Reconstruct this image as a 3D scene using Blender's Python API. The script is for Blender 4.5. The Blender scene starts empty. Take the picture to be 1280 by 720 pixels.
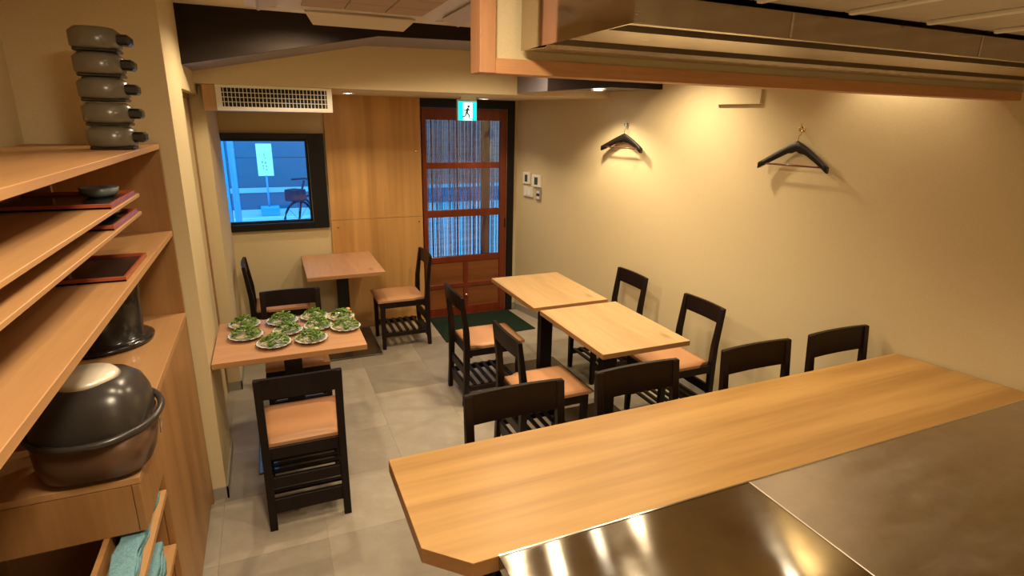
import bpy, bmesh, math, random
from mathutils import Vector, Matrix
random.seed(7)
SC = bpy.context.scene
COL = SC.collection
PI = math.pi

# ------------------------------------------------------------------ camera
cd = bpy.data.cameras.new('camera'); cam = bpy.data.objects.new('camera', cd); COL.objects.link(cam)
pitch, yaw, roll = 0.28896, 0.40731, 0.01883
F = Vector((math.sin(yaw)*math.cos(pitch), math.cos(yaw)*math.cos(pitch), -math.sin(pitch)))
R = Vector((math.cos(yaw), -math.sin(yaw), 0)); U = R.cross(F)
R, U = math.cos(roll)*R + math.sin(roll)*U, -math.sin(roll)*R + math.cos(roll)*U
M = Matrix((R, U, -F)).transposed().to_4x4(); M.translation = (0, 0, 1.88)
cam.matrix_world = M
cd.sensor_width = 36; cd.lens = 705.32*36/1280; cd.clip_start = .02
SC.camera = cam

# ------------------------------------------------------------------ world, exposure
W = bpy.data.worlds.new('world'); SC.world = W; W.use_nodes = True
bg = W.node_tree.nodes['Background']
bg.inputs[0].default_value = (0.10, 0.47, 1.0, 1); bg.inputs[1].default_value = 4.0
vs = SC.view_settings
vs.view_transform = 'Standard'; vs.look = 'None'; vs.gamma = 1; vs.use_curve_mapping = False
vs.exposure = 0.36
WARM = (1.0, 0.785, 0.51); WARM2 = (1.0, 0.80, 0.55)
SPOT_W = 26.0

# ------------------------------------------------------------------ materials
def mat(name, base, rough=.5, metal=0, spec=.5):
    m = bpy.data.materials.new(name); m.use_nodes = True
    b = m.node_tree.nodes['Principled BSDF']
    b.inputs['Base Color'].default_value = (*base, 1); b.inputs['Roughness'].default_value = rough
    b.inputs['Metallic'].default_value = metal; b.inputs['Specular IOR Level'].default_value = spec
    return m
def nd(m, t, **kw):
    n = m.node_tree.nodes.new(t)
    for k, v in kw.items(): setattr(n, k, v)
    return n
def lk(m, a, b): m.node_tree.links.new(a, b)
def ramp(m, fac, stops):
    r = nd(m, 'ShaderNodeValToRGB'); e = r.color_ramp.elements
    while len(e) < len(stops): e.new(.5)
    for i, (p, c) in enumerate(stops): e[i].position = p; e[i].color = (*c, 1)
    lk(m, fac, r.inputs[0]); return r
def coords(m, scale, kind='Object'):
    tc = nd(m, 'ShaderNodeTexCoord'); mp = nd(m, 'ShaderNodeMapping')
    lk(m, tc.outputs[kind], mp.inputs[0]); mp.inputs['Scale'].default_value = scale
    return mp.outputs[0]
def bump(m, h, strength=.2, dist=.002):
    b = nd(m, 'ShaderNodeBump'); b.inputs['Strength'].default_value = strength; b.inputs['Distance'].default_value = dist
    lk(m, h, b.inputs['Height']); lk(m, b.outputs[0], m.node_tree.nodes['Principled BSDF'].inputs['Normal'])
def noise(m, vec, scale, detail=4, rough=.6, dist=0):
    n = nd(m, 'ShaderNodeTexNoise'); n.inputs['Scale'].default_value = scale
    n.inputs['Detail'].default_value = detail; n.inputs['Roughness'].default_value = rough
    n.inputs['Distortion'].default_value = dist; lk(m, vec, n.inputs['Vector']); return n.outputs[0]
def mix(m, a, b, fac, bt='MIX'):
    x = nd(m, 'ShaderNodeMix', data_type='RGBA', blend_type=bt)
    if isinstance(fac, float): x.inputs[0].default_value = fac
    else: lk(m, fac, x.inputs[0])
    for s, v in ((x.inputs[6], a), (x.inputs[7], b)):
        if isinstance(v, tuple): s.default_value = (*v, 1)
        else: lk(m, v, s)
    return x.outputs[2]
def wood(name, light, dark, axis='X', band=9., fine=60., rough=.4, amt=.5, knots=False, spec=.5, stretch=14.):
    m = mat(name, light, rough, 0, spec)
    sc = {'X': (1/stretch, 1, 1), 'Y': (1, 1/stretch, 1), 'Z': (1, 1, 1/stretch)}[axis]
    v = coords(m, sc)
    a = noise(m, v, band, 3, .55, .3); b = noise(m, v, fine, 6, .7)
    c1 = ramp(m, a, [(.37, dark), (.63, light)]).outputs[0]
    c2 = ramp(m, b, [(.35, tuple(x*.72 for x in light)), (.65, light)]).outputs[0]
    c = mix(m, c1, c2, amt)
    if knots:
        vo = nd(m, 'ShaderNodeTexVoronoi'); vo.inputs['Scale'].default_value = 4.5
        sv = {'X': (.45, 1, 1), 'Y': (1, .45, 1), 'Z': (1, 1, .45)}[axis]
        lk(m, coords(m, sv), vo.inputs['Vector'])
        k = ramp(m, vo.outputs['Distance'], [(.03, (.42, .42, .42)), (.13, (1, 1, 1))]).outputs[0]
        c = mix(m, c, k, .55, 'MULTIPLY')
    lk(m, c, m.node_tree.nodes['Principled BSDF'].inputs['Base Color'])
    bump(m, b, .12, .0008)
    return m
def speck(name, a, b, scale=40, rough=.7, bs=.2, dist=.001, spec=.3, metal=0):
    m = mat(name, a, rough, metal, spec); v = coords(m, (1, 1, 1)); n = noise(m, v, scale, 6, .7)
    lk(m, ramp(m, n, [(.3, a), (.7, b)]).outputs[0], m.node_tree.nodes['Principled BSDF'].inputs['Base Color'])
    bump(m, n, bs, dist); return m
def emis(name, col, s):
    m = mat(name, col, .5); b = m.node_tree.nodes['Principled BSDF']
    b.inputs['Emission Color'].default_value = (*col, 1); b.inputs['Emission Strength'].default_value = s; return m

M_WALL = speck('wallpaper_beige', (.60, .49, .285), (.66, .55, .34), 160, .85, .25, .0012, .2)
M_CEIL = speck('ceiling_paper', (.66, .55, .40), (.70, .60, .44), 120, .85, .15, .001, .2)
M_SOFF = speck('soffit_paper', (.66, .54, .33), (.71, .59, .38), 150, .85, .2, .001, .2)
M_DARKBEAM = wood('dark_beam_laminate', (.026, .018, .014), (.017, .0115, .009), 'X', 14, 80, .85, .5, spec=.15)
M_BEAMUND = speck('beam_underside', (.22, .20, .235), (.25, .225, .265), 40, .45, .02, .001, .4)
M_DARKWOOD = wood('wenge_stain', (.012, .0055, .004), (.006, .003, .0025), 'Z', 20, 120, .42, .5, spec=.25)
M_SEAT = speck('tan_leatherette', (.45, .225, .105), (.51, .26, .125), 220, .42, .2, .0006, .45)
M_COUNTER = wood('counter_wood', (.50, .285, .085), (.33, .168, .042), 'X', 11, 90, .40, .22, stretch=18.)
M_COUNTEREDGE = wood('counter_edge', (.38, .19, .062), (.30, .135, .042), 'X', 7, 70, .45, .35, stretch=22.)
M_OAK = wood('oak_top', (.49, .32, .15), (.36, .22, .092), 'Y', 9, 75, .42, .45, True)
M_PINK = wood('reddish_oak_top', (.60, .335, .18), (.49, .25, .13), 'X', 9, 75, .42, .45, True)
M_PINKY = wood('reddish_oak_top_far', (.60, .335, .18), (.46, .23, .12), 'Y', 9, 75, .42, .45, True)
M_EDGE = wood('table_edge_wood', (.44, .23, .09), (.36, .18, .065), 'X', 9, 60, .5, .45)
M_PANEL = wood('veneer_panel', (.60, .335, .115), (.42, .215, .065), 'Z', 10, 50, .38, .25, stretch=26.)
M_CAB = wood('cabinet_veneer', (.39, .20, .072), (.28, .135, .042), 'Z', 10, 60, .42, .35, stretch=20.)
M_SHELF = wood('shelf_veneer', (.48, .265, .11), (.39, .20, .078), 'Y', 10, 60, .45, .35, stretch=20.)
M_BOARD = wood('bulkhead_timber', (.58, .29, .125), (.50, .235, .09), 'X', 20, 130, .5, .5)
M_BOARDV = wood('bulkhead_timber_upright', (.56, .28, .13), (.46, .22, .095), 'Z', 20, 130, .5, .5)
M_DOORRED = wood('red_lacquer_wood', (.19, .032, .010), (.12, .020, .007), 'Z', 14, 70, .28, .4)
M_DOORPAN = wood('door_panel_wood', (.25, .085, .022), (.15, .045, .012), 'X', 12, 60, .32, .4)
M_BLACK = mat('black_metal', (.006, .0055, .005), .42, 0, .3)
M_BLACKGLOSS = mat('black_gloss_steel', (.02, .017, .015), .16, .0, .8)
M_TBASE = speck('dark_brown_steel', (.045, .030, .018), (.055, .038, .022), 60, .22, .03, .001, .7)
M_MAT = speck('green_black_mat', (.010, .020, .012), (.018, .032, .020), 300, .95, .8, .003, .1)
M_WHITE = mat('white_plastic', (.80, .77, .68), .4)
M_CREAM = mat('cream_plastic', (.72, .68, .58), .4)
M_GREY = mat('grey_plastic', (.28, .27, .24), .5)
M_CHROME = mat('chrome', (.75, .73, .70), .15, 1)
M_BRASS = mat('brass', (.72, .52, .22), .22, 1)
M_BASEB = mat('grey_baseboard', (.30, .28, .24), .6)
M_TRIMBR = wood('brown_door_trim', (.34, .185, .09), (.27, .14, .065), 'Z', 12, 60, .5, .4)
M_DLLENS = emis('downlight_lens', (1, .93, .80), 22)
M_GLASS = mat('clear_glass', (1, 1, 1), .0); _b = M_GLASS.node_tree.nodes['Principled BSDF']
_b.inputs['Transmission Weight'].default_value = 1; _b.inputs['IOR'].default_value = 1.45

def steel(name, col, rough, aniso, scr=.5, wavy=.0):
    m = mat(name, col, rough, 1); b = m.node_tree.nodes['Principled BSDF']
    b.inputs['Anisotropic'].default_value = aniso
    tg = nd(m, 'ShaderNodeCombineXYZ'); tg.inputs[1].default_value = 1
    lk(m, tg.outputs[0], b.inputs['Tangent'])
    v = coords(m, (1, 1, 1)); n = noise(m, coords(m, (.25, 1, 1)), 9, 5, .65)
    r = ramp(m, n, [(.3, (rough*.75,)*3), (.75, (rough*1.5,)*3)]).outputs[0]
    lk(m, r, b.inputs['Roughness'])
    n2 = noise(m, v, 3.2, 1, .4)
    c = ramp(m, noise(m, v, 14, 6, .75), [(.3, tuple(x*.86 for x in col)), (.7, col)]).outputs[0]
    lk(m, c, b.inputs['Base Color'])
    bump(m, n2, wavy, .02); return m
M_STEEL = steel('polished_worktop_steel', (.40, .365, .30), .11, .92, wavy=.035)
M_STEELB = steel('brushed_worktop_steel', (.58, .52, .44), .36, .5, wavy=.02)
M_HOOD = steel('hood_steel', (.52, .45, .37), .22, .3, wavy=.01)
M_MIRROR = mat('hood_mirror_steel', (.50, .42, .34), .07, 1)
M_HOODD = mat('hood_gutter_steel', (.16, .12, .085), .35, .9)

# tile material with per-piece tone
M_TILE = mat('vinyl_tile', (.4, .36, .3), .42, 0, .4)
_v = coords(M_TILE, (1, 1, 1)); _n = noise(M_TILE, _v, 7, 7, .68)
_c = ramp(M_TILE, _n, [(.3, (.30, .262, .208)), (.7, (.385, .342, .278))]).outputs[0]
_oi = nd(M_TILE, 'ShaderNodeObjectInfo')
_t = ramp(M_TILE, _oi.outputs['Random'], [(0, (.70, .69, .68)), (.5, (.95, .94, .92)), (1, (1.10, 1.09, 1.07))]).outputs[0]
lk(M_TILE, mix(M_TILE, _c, _t, 1.0, 'MULTIPLY'), M_TILE.node_tree.nodes['Principled BSDF'].inputs['Base Color'])
bump(M_TILE, _n, .05, .001)
M_GROUT = mat('tile_bed', (.22, .19, .15), .8)

# ------------------------------------------------------------------ mesh helpers
class MB:
    def __init__(s): s.bm = bmesh.new(); s.mi = 0
    def _mark(s, fs, mi):
        for f in fs: f.material_index = mi
    def box(s, a, b, bev=0, mi=0, mtx=None, seg=1):
        a = Vector(a); b = Vector(b)
        r = bmesh.ops.create_cube(s.bm, size=1)
        vs_ = r['verts']
        for v in vs_:
            v.co = Vector((a[i]+(b[i]-a[i])*(v.co[i]+.5) for i in range(3)))
        fs = set(f for v in vs_ for f in v.link_faces)
        if bev:
            es = list(set(e for v in vs_ for e in v.link_edges))
            q = bmesh.ops.bevel(s.bm, geom=es, offset=bev, segments=seg, affect='EDGES', profile=.7)
            vs_ = list(set(q['verts']) | set(v for v in vs_ if v.is_valid)); fs = set(f for v in vs_ for f in v.link_faces)
        s._mark(fs, mi)
        if mtx: 
            for v in vs_: v.co = mtx @ v.co
        return s
    def hexa(s, bot, top, mi=0):      # bot/top: 4 pts each, ccw from above
        vb = [s.bm.verts.new(p) for p in bot]; vt = [s.bm.verts.new(p) for p in top]
        fs = [s.bm.faces.new(vb[::-1]), s.bm.faces.new(vt)]
        for i in range(4): fs.append(s.bm.faces.new((vb[i], vb[(i+1) % 4], vt[(i+1) % 4], vt[i])))
        s._mark(fs, mi); return s
    def prism(s, pts, ext, mi=0, side=None):  # pts list of 3D in one plane, extruded by vector ext
        ext = Vector(ext); a = [s.bm.verts.new(p) for p in pts]; b = [s.bm.verts.new(Vector(p)+ext) for p in pts]
        n = len(pts); f0 = s.bm.faces.new(a[::-1]); f1 = s.bm.faces.new(b)
        fs = [s.bm.faces.new((a[i], a[(i+1) % n], b[(i+1) % n], b[i])) for i in range(n)]
        s._mark([f0, f1], mi); s._mark(fs, mi if side is None else side)
        bmesh.ops.recalc_face_normals(s.bm, faces=[f0, f1]+fs); return s
    def tube(s, pts, r, n=10, mi=0, caps=True, rr=None):
        pts = [Vector(p) for p in pts]; rings = []
        for i, p in enumerate(pts):
            d = (pts[min(i+1, len(pts)-1)]-pts[max(i-1, 0)]).normalized()
            up = Vector((0, 0, 1)) if abs(d.z) < .9 else Vector((1, 0, 0))
            x = d.cross(up).normalized(); y = x.cross(d).normalized()
            ri = rr[i] if rr else r
            rings.append([s.bm.verts.new(p+x*ri*math.cos(2*PI*k/n)+y*ri*math.sin(2*PI*k/n)) for k in range(n)])
        fs = []
        for a, b in zip(rings, rings[1:]):
            for k in range(n): fs.append(s.bm.faces.new((a[k], a[(k+1) % n], b[(k+1) % n], b[k])))
        if caps:
            fs.append(s.bm.faces.new(rings[0][::-1])); fs.append(s.bm.faces.new(rings[-1]))
        for f in fs: f.smooth = True
        s._mark(fs, mi); return s
    def lathe(s, prof, c=(0, 0, 0), n=28, mi=0, wob=None, smooth=True):
        c = Vector(c); rings = []
        for r, z in prof:
            if r < 1e-5: rings.append([s.bm.verts.new(c+Vector((0, 0, z)))])
            else: rings.append([s.bm.verts.new(c+Vector(((r*(wob(2*PI*k/n) if wob else 1))*math.cos(2*PI*k/n), (r*(wob(2*PI*k/n) if wob else 1))*math.sin(2*PI*k/n), z))) for k in range(n)])
        fs = []
        for a, b in zip(rings, rings[1:]):
            for k in range(n):
                q = [a[k % len(a)], a[(k+1) % n % len(a)], b[(k+1) % n % len(b)], b[k % len(b)]]
                u = []
                for v in q:
                    if v not in u: u.append(v)
                if len(u) > 2: fs.append(s.bm.faces.new(u))
        for f in fs: f.smooth = smooth
        s._mark(fs, mi); return s
    def build(s, name, mats, parent=None, loc=None, rot=None, fix=True):
        me = bpy.data.meshes.new(name)
        if fix: bmesh.ops.recalc_face_normals(s.bm, faces=s.bm.faces[:])
        s.bm.to_mesh(me); s.bm.free()
        for m in (mats if isinstance(mats, (list, tuple)) else [mats]): me.materials.append(m)
        o = bpy.data.objects.new(name, me); COL.objects.link(o)
        if parent: o.parent = parent
        if loc: o.location = loc
        if rot: o.rotation_euler = rot
        return o
def thing(name, label, cat, loc=(0, 0, 0), rz=0, group=None):
    o = bpy.data.objects.new(name, None); COL.objects.link(o); o.empty_display_size = .05
    o.location = loc; o.rotation_euler = (0, 0, rz); tag(o, label, cat, group); return o
def tag(o, label, cat, group=None):
    o['label'] = label; o['category'] = cat
    if group: o['group'] = group
    return o
def struct(o, label, cat=None):
    o['kind'] = 'structure'; o['label'] = label; o['category'] = cat or o.name.split('_')[0]; return o
def sroot(name, label, loc=(0, 0, 0), cat=None):
    o = bpy.data.objects.new(name, None); COL.objects.link(o); o.location = loc; return struct(o, label, cat)
def copy_tree(o, parent=None):
    c = o.copy(); COL.objects.link(c)
    if parent: c.parent = parent
    for ch in o.children: copy_tree(ch, c)
    return c
def part(name, mats, parent, *boxes, bev=0):
    m = MB()
    for a, b in boxes: m.box(a, b, bev)
    return m.build(name, mats, parent)

# right wall frame: slants away from the room's axis
P0 = Vector((2.24, 5.13, 0)); DW = Vector((.2101, -.9777, 0)).normalized(); NW = Vector((DW.y, -DW.x, 0)).normalized()  # NW points into the room (-x)
if NW.x > 0: NW = -NW
def wp(s, z, off=0): return P0 + DW*s + NW*off + Vector((0, 0, z))
def wbox(mb, s0, s1, z0, z1, o0, o1, bev=0, mi=0):
    mb.hexa([wp(s0, z0, o0), wp(s1, z0, o0), wp(s1, z0, o1), wp(s0, z0, o1)], [wp(s0, z1, o0), wp(s1, z1, o0), wp(s1, z1, o1), wp(s0, z1, o1)], mi); return mb

# ================================================================== STRUCTURE
XL = -.344; ZC = 2.40; ZL = 2.055; YB = 5.13; YF = -1.3
# floor with tiles
fl = part('floor', M_GROUT, None, ((-1.3, YF-.1, -.08), (3.9, YB+.02, -.004)))
struct(fl, 'grey-brown vinyl tile floor of the dining room', 'floor')
tm = MB(); TS = .457; tm.box((.0004, .0004, -.004), (TS-.0004, TS-.0004, 0), 0); t0 = tm.build('tile', M_TILE, fl)
first = True; k = 0
for i in range(-3, 9):
    for j in range(-3, 12):
        x = i*TS+.10; y = j*TS + .05
        if x < -1.3 or y+TS > YB+.02 or x > 2.3+(5.13-y)*.215: continue
        o = t0 if first else t0.copy()
        if not first: COL.objects.link(o); o.parent = fl
        first = False; o.location = (x, y, 0)

# main ceiling (in front of the beam) and low ceiling above the door
struct(part('ceiling', M_CEIL, None, ((-1.3, YF, ZC), (4.0, 3.50, ZC+.08))), 'plain beige main ceiling above the tables', 'ceiling')
# soffit: face plus low ceiling
struct(part('ceiling_soffit', M_SOFF, None, ((-.5, 3.95, ZL), (2.62, YB+.1, 2.5))), 'beige dropped soffit above the entrance door and window', 'ceiling')

# back wall with window and door openings
m = MB(); wy0, wy1 = YB, YB+.12
m.box((-.6, wy0, 0), (-.36, wy1, ZL+.01)).box((-.36, wy0, 0), (.33, wy1, 1.01)).box((-.36, wy0, 1.70), (.33, wy1, ZL+.01))
m.box((.33, wy0, 0), (1.30, wy1, ZL+.01)).box((1.30, wy0, 1.985), (2.13, wy1, ZL+.01)).box((2.13, wy0, 0), (2.45, wy1, ZL+.01))
struct(m.build('wall_back', M_WALL), 'beige papered end wall holding window and door', 'wall')
# right slanted wall
m = MB(); wbox(m, -.06, 6.8, 0, 2.5, 0, -.12)
struct(m.build('wall_right', M_WALL), 'long beige papered side wall where the coat hangers hang', 'wall')
# left walls
m = MB(); m.box((-.60, 2.83, 0), (XL, 3.30, ZC+.02)).box((-.60, 3.30, 2.0), (XL, 4.12, ZC+.02)).box((-.6, 4.12, 0), (-.315, YB, ZC+.02))
struct(m.build('wall_left', M_WALL), 'beige papered left wall beside the narrow door', 'wall')
m = MB(); m.box((-1.3, 2.83, 0), (-.60, 2.95, ZC+.02)); 
struct(m.build('wall_left_return', M_WALL), 'beige wall return behind the tall shelving unit', 'wall')
m = MB(); m.box((-.98, YF, 0), (-.86, 2.83, ZC+.02)); struct(m.build('wall_kitchen_left', M_WALL), 'beige wall at the back of the shelving unit', 'wall')
m = MB(); m.box((-1.1, YF-.12, 0), (4.0, YF, ZC+.02)); struct(m.build('wall_front', M_WALL), 'beige wall behind the kitchen', 'wall')

# baseboards
m = MB(); m.box((-.60, 2.822, 0), (XL+.008, 2.83, .065)).box((XL, 2.822, 0), (XL+.008, 3.30, .065)).box((-.40, 4.112, 0), (-.307, 4.12, .065)).box((-.315, 4.112, 0), (-.307, YB, .065))
struct(m.build('baseboard_left', M_BASEB), 'low grey baseboard along the left wall', 'baseboard')
m = MB(); wbox(m, 0, 6.4, 0, .065, 0, .008); struct(m.build('baseboard_right', M_BASEB), 'low grey baseboard along the right wall', 'baseboard')
m = MB(); m.box((-.315, YB-.008, 0), (.47, YB, .065)).box((2.20, YB-.008, 0), (2.24, YB, .065)); struct(m.build('baseboard_back', M_BASEB), 'low grey baseboard under the window', 'baseboard')

# left side door, recessed
d2 = sroot('door_2', 'narrow beige side door recessed in the left wall', (0, 0, 0), 'door')
dl_ = part('door_leaf', M_WALL, d2, ((-.46, 3.33, .005), (-.405, 4.09, 1.97)))
part('door_frame', M_TRIMBR, d2, ((-.47, 3.30, 0), (-.352, 3.33, 2.0)), ((-.47, 4.09, 0), (-.395, 4.12, 2.0)), ((-.47, 3.33, 1.97), (-.395, 4.09, 2.0)))
m = MB(); m.tube([(-.405, 3.42, .93), (-.37, 3.42, .93)], .008).tube([(-.372, 3.42, .93), (-.372, 3.50, .93)], .008); m.build('lever_handle', M_CHROME, dl_)

# dark beam with the gable-shaped lower edge
yb0, yb1 = 3.44, 3.95
prof = [(-.42, 2.105), (.65, 2.318), (1.30, 2.330), (1.715, 2.330), (1.715, 2.064), (2.19, 2.105), (2.75, 2.105), (2.75, 2.47), (-.42, 2.47)]
m = MB(); m.prism([(x, yb0, z) for x, z in prof], (0, .02, 0), 0)
struct(m.build('trim_1', M_DARKBEAM), 'dark brown beam face with a shallow gabled lower edge', 'beam')
m = MB(); m.prism([(x, yb0+.0205, z+.0) for x, z in prof], (0, yb1-yb0-.021, 0), 0, 0)
struct(m.build('trim_2', M_BEAMUND), 'lavender-brown underside of the dark beam', 'beam')

# wooden veneer wall panel
wpn = sroot('wall_panel', 'tall honey veneer wall panel left of the red door', (0, 0, 0), 'panel')
part('panel', M_PANEL, wpn, ((.472, 5.10, 1.016), (1.287, 5.128, ZL)), bev=.001)
part('panel', M_PANEL, wpn, ((.472, 5.10, 0), (1.287, 5.128, 1.013)), bev=.001)
for (x, z) in ((.50, 1.60), (.53, .95), (1.25, .97), (1.24, 1.60)):
    m = MB(); m.lathe([(0, 0), (.009, 0), (.008, .004), (0, .006)], n=10); m.build('screw_cap', M_BRASS, wpn, (x, 5.10, z), (PI/2, 0, 0))

# entrance door (red lacquered lattice door)
d1 = sroot('door_1', 'red lacquered sliding entrance door with glass panes', (0, 0, 0), 'door')
part('door_surround', M_BLACK, d1, ((1.289, 5.10, 1.977), (2.20, 5.22, 2.052)), ((2.135, 5.10, 0), (2.20, 5.22, 1.977)), ((1.288, 5.13, 0), (1.302, 5.22, 1.977)), bev=.002)
yd0, yd1 = 5.128, 5.165
part('stile', M_DOORRED, d1, ((1.303, yd0, .012), (1.345, yd1, 1.975)), bev=.002)
part('stile', M_DOORRED, d1, ((2.065, yd0, .012), (2.133, yd1, 1.975)), bev=.002)
def rail(z0, z1, n='rail'): part(n, M_DOORRED, d1, ((1.345, yd0+.001, z0), (2.065, yd1-.001, z1)), bev=.002)
rail(1.872, 1.975); rail(1.440, 1.493); rail(.988, 1.054); rail(.545, .603); rail(.285, .325); rail(.012, .085)
part('threshold', M_DOORRED, d1, ((1.303, 5.12, 0), (2.133, 5.25, .011)))
part('mullion', M_DOORRED, d1, ((1.69, yd0+.001, .325), (1.735, yd1-.001, .545)), bev=.001)
part('mullion', M_DOORRED, d1, ((1.69, yd0+.001, .085), (1.735, yd1-.001, .285)), bev=.001)
for x0, x1 in ((1.345, 1.69), (1.735, 2.065)):
    for z0, z1 in ((.085, .285), (.325, .545)):
        part('wood_panel', M_DOORPAN, d1, ((x0, 5.142, z0), (x1, 5.155, z1)))
for z0, z1 in ((.603, .988), (1.054, 1.440), (1.493, 1.872)):
    part('pane', M_GLASS, d1, ((1.345, 5.144, z0), (2.065, 5.149, z1)))
part('pull_recess', M_BLACK, d1, ((2.112, 5.125, .86), (2.128, 5.129, .95)), bev=.001)
m = MB(); m.lathe([(0, 0), (.018, 0), (.018, .012), (.009, .02), (0, .02)], n=14); m.build('lock_cylinder', M_CHROME, d1, (1.712, 5.128, .20), (PI/2, 0, 0))

# rope curtain outside the door glass
rc = thing('rope_curtain', 'curtain of hanging brown cords seen through the entrance door glass', 'curtain', (1.70, 5.34, 0))
M_CORD = wood('cord', (.50, .32, .36), (.26, .09, .06), 'X', 55, 90, .8, .3)
part('curtain_rod', M_BLACK, rc, ((-.52, -.012, 2.02), (.52, .012, 2.045)))
part('wall_bracket', M_BLACK, rc, ((-.51, -.089, 2.022), (-.48, -.012, 2.043))); part('wall_bracket', M_BLACK, rc, ((.48, -.089, 2.022), (.51, -.012, 2.043)))
m = MB(); x = -.44
while x < .46:
    w = random.uniform(.003, .0062); y = random.uniform(-.012, .012)
    m.box((x-w, y-w, .12+random.uniform(0, .05)), (x+w, y+w, 2.03)); x += random.uniform(.012, .019)
cc = m.build('hanging_cords', M_CORD, rc); cc['kind'] = 'stuff'
m = MB(); m.box((.24, -.03, .05), (.33, -.02, 2.02), .002); m.build('wooden_slat', wood('slat_wood', (.34, .17, .12), (.26, .12, .09), 'Z'), rc)
rc.location.z = 0

# window in the back wall
w1 = sroot('window_1', 'black-framed square window looking onto the blue street', (0, 0, 0), 'window')
part('window_frame', M_BLACK, w1, ((-.36, 5.085, 1.700), (.332, 5.20, 1.744)), ((-.36, 5.085, .957), (.332, 5.20, 1.012)), ((.332, 5.085, .957), (.458, 5.20, 1.744)), ((-.40, 5.085, .957), (-.352, 5.20, 1.744)), bev=.002)
part('pane', M_GLASS, w1, ((-.36, 5.155, 1.0), (.335, 5.160, 1.71)))
part('inner_sash', M_BLACK, w1, ((-.36, 5.14, 1.68), (.335, 5.175, 1.702)), ((.31, 5.14, 1.02), (.335, 5.175, 1.68)), ((-.36, 5.14, 1.01), (.335, 5.175, 1.028)), bev=.001)

# lowered wooden box over the window, air outlet grille on its front
part_ = part('trim_3', M_PANEL, None, ((-.312, 4.0, 1.905), (.428, 5.09, ZL-.002)))
struct(part_, 'brown wooden duct box above the window', 'duct')
g = thing('vent_grille', 'wide white air outlet grille above the window', 'vent', (-.24, 3.995, 1.905))
gw, gh = .67, .157
m = MB()
for a, b in (((0, 0), (gw, .024)), ((0, gh-.024), (gw, gh)), ((0, .024), (.032, gh-.024)), ((gw-.032, .024), (gw, gh-.024))):
    m.box((a[0], -.020, a[1]), (b[0], .0, b[1]), .002)
m.build('frame', M_WHITE, g)
m = MB()
for a, b in (((.012, .010), (gw-.012, .014)), ((.012, gh-.014), (gw-.012, gh-.010)), ((.012, .014), (.016, gh-.014)), ((gw-.016, .014), (gw-.012, gh-.014))):
    m.box((a[0], -.024, a[1]), (b[0], -.019, b[1]))
m.build('frame_ridge', M_WHITE, g)
for i in range(28):
    x = .032+(gw-.064)*(i+.5)/28
    part('fin', M_WHITE, g, ((x-.0016, -.012, .022), (x+.0022, -.002, gh-.022)))
for i in range(3):
    z = .024+(gh-.048)*(i+1)/4
    part('cross_bar', M_WHITE, g, ((.03, -.018, z-.0018), (gw-.03, -.006, z+.0018)))
part('dark_cavity', mat('duct_black', (.012, .011, .012), .8), g, ((.03, .0, .02), (gw-.03, .003, gh-.02)))

# ================================================================== LIGHT FITTINGS
def downlight(loc, label, w=SPOT_W, size=105, blend=.75, col=WARM, radius=.045, grp='recessed downlights'):
    t = thing('downlight', label, 'light', loc, 0, grp)
    m = MB(); m.lathe([(radius*.82, -.001), (radius*.82, -.006), (radius*1.15, -.006), (radius*1.2, 0)], n=24); m.build('trim_ring', M_WHITE, t)
    m = MB(); m.lathe([(0, -.0035), (radius*.82, -.0035), (radius*.82, -.001), (0, -.001)], n=24); m.build('lens', M_DLLENS, t)
    ld = bpy.data.lights.new('downlight_lamp', 'SPOT'); ld.energy = w; ld.color = col; ld.spot_size = math.radians(size); ld.spot_blend = blend; ld.shadow_soft_size = .035
    lo = bpy.data.objects.new('downlight_lamp', ld); COL.objects.link(lo); lo.parent = t; lo.location = (0, 0, -.02)
    return t
downlight((.615, 4.60, ZL), 'recessed downlight beside the vent grille in the low ceiling', 20)
downlight((1.77, 4.79, ZL), 'recessed downlight to the right of the green exit sign', 17)
downlight((2.235, 3.69, 2.100), 'recessed downlight close to the right wall above the first hanger', 34, 120)
downlight((2.30, 2.98, ZC), 'main ceiling downlight beside the right wall between the hangers', 52, 130, .9)
downlight((1.50, 2.62, ZC), 'main ceiling downlight above the left side of the near light oak table', 30)
downlight((1.88, 2.75, ZC), 'main ceiling downlight above the right side of the near light oak table', 24)
downlight((1.78, 1.95, ZC), 'main ceiling downlight above the counter stools', 22)
downlight((2.85, 1.95, ZC), 'main ceiling downlight in the corner by the counter end', 24)
downlight((.45, 1.95, ZC), 'main ceiling downlight above the left end of the counter', 26)
downlight((-.02, 1.80, ZC), 'main ceiling downlight above the aisle by the shelving', 20)
downlight((.22, 3.14, ZC), 'main ceiling downlight above the salad table', 36, 158, .45)
downlight((1.35, 3.12, ZC), 'main ceiling downlight in front of the beam, right of the air conditioner', 38, 158, .45)
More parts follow.
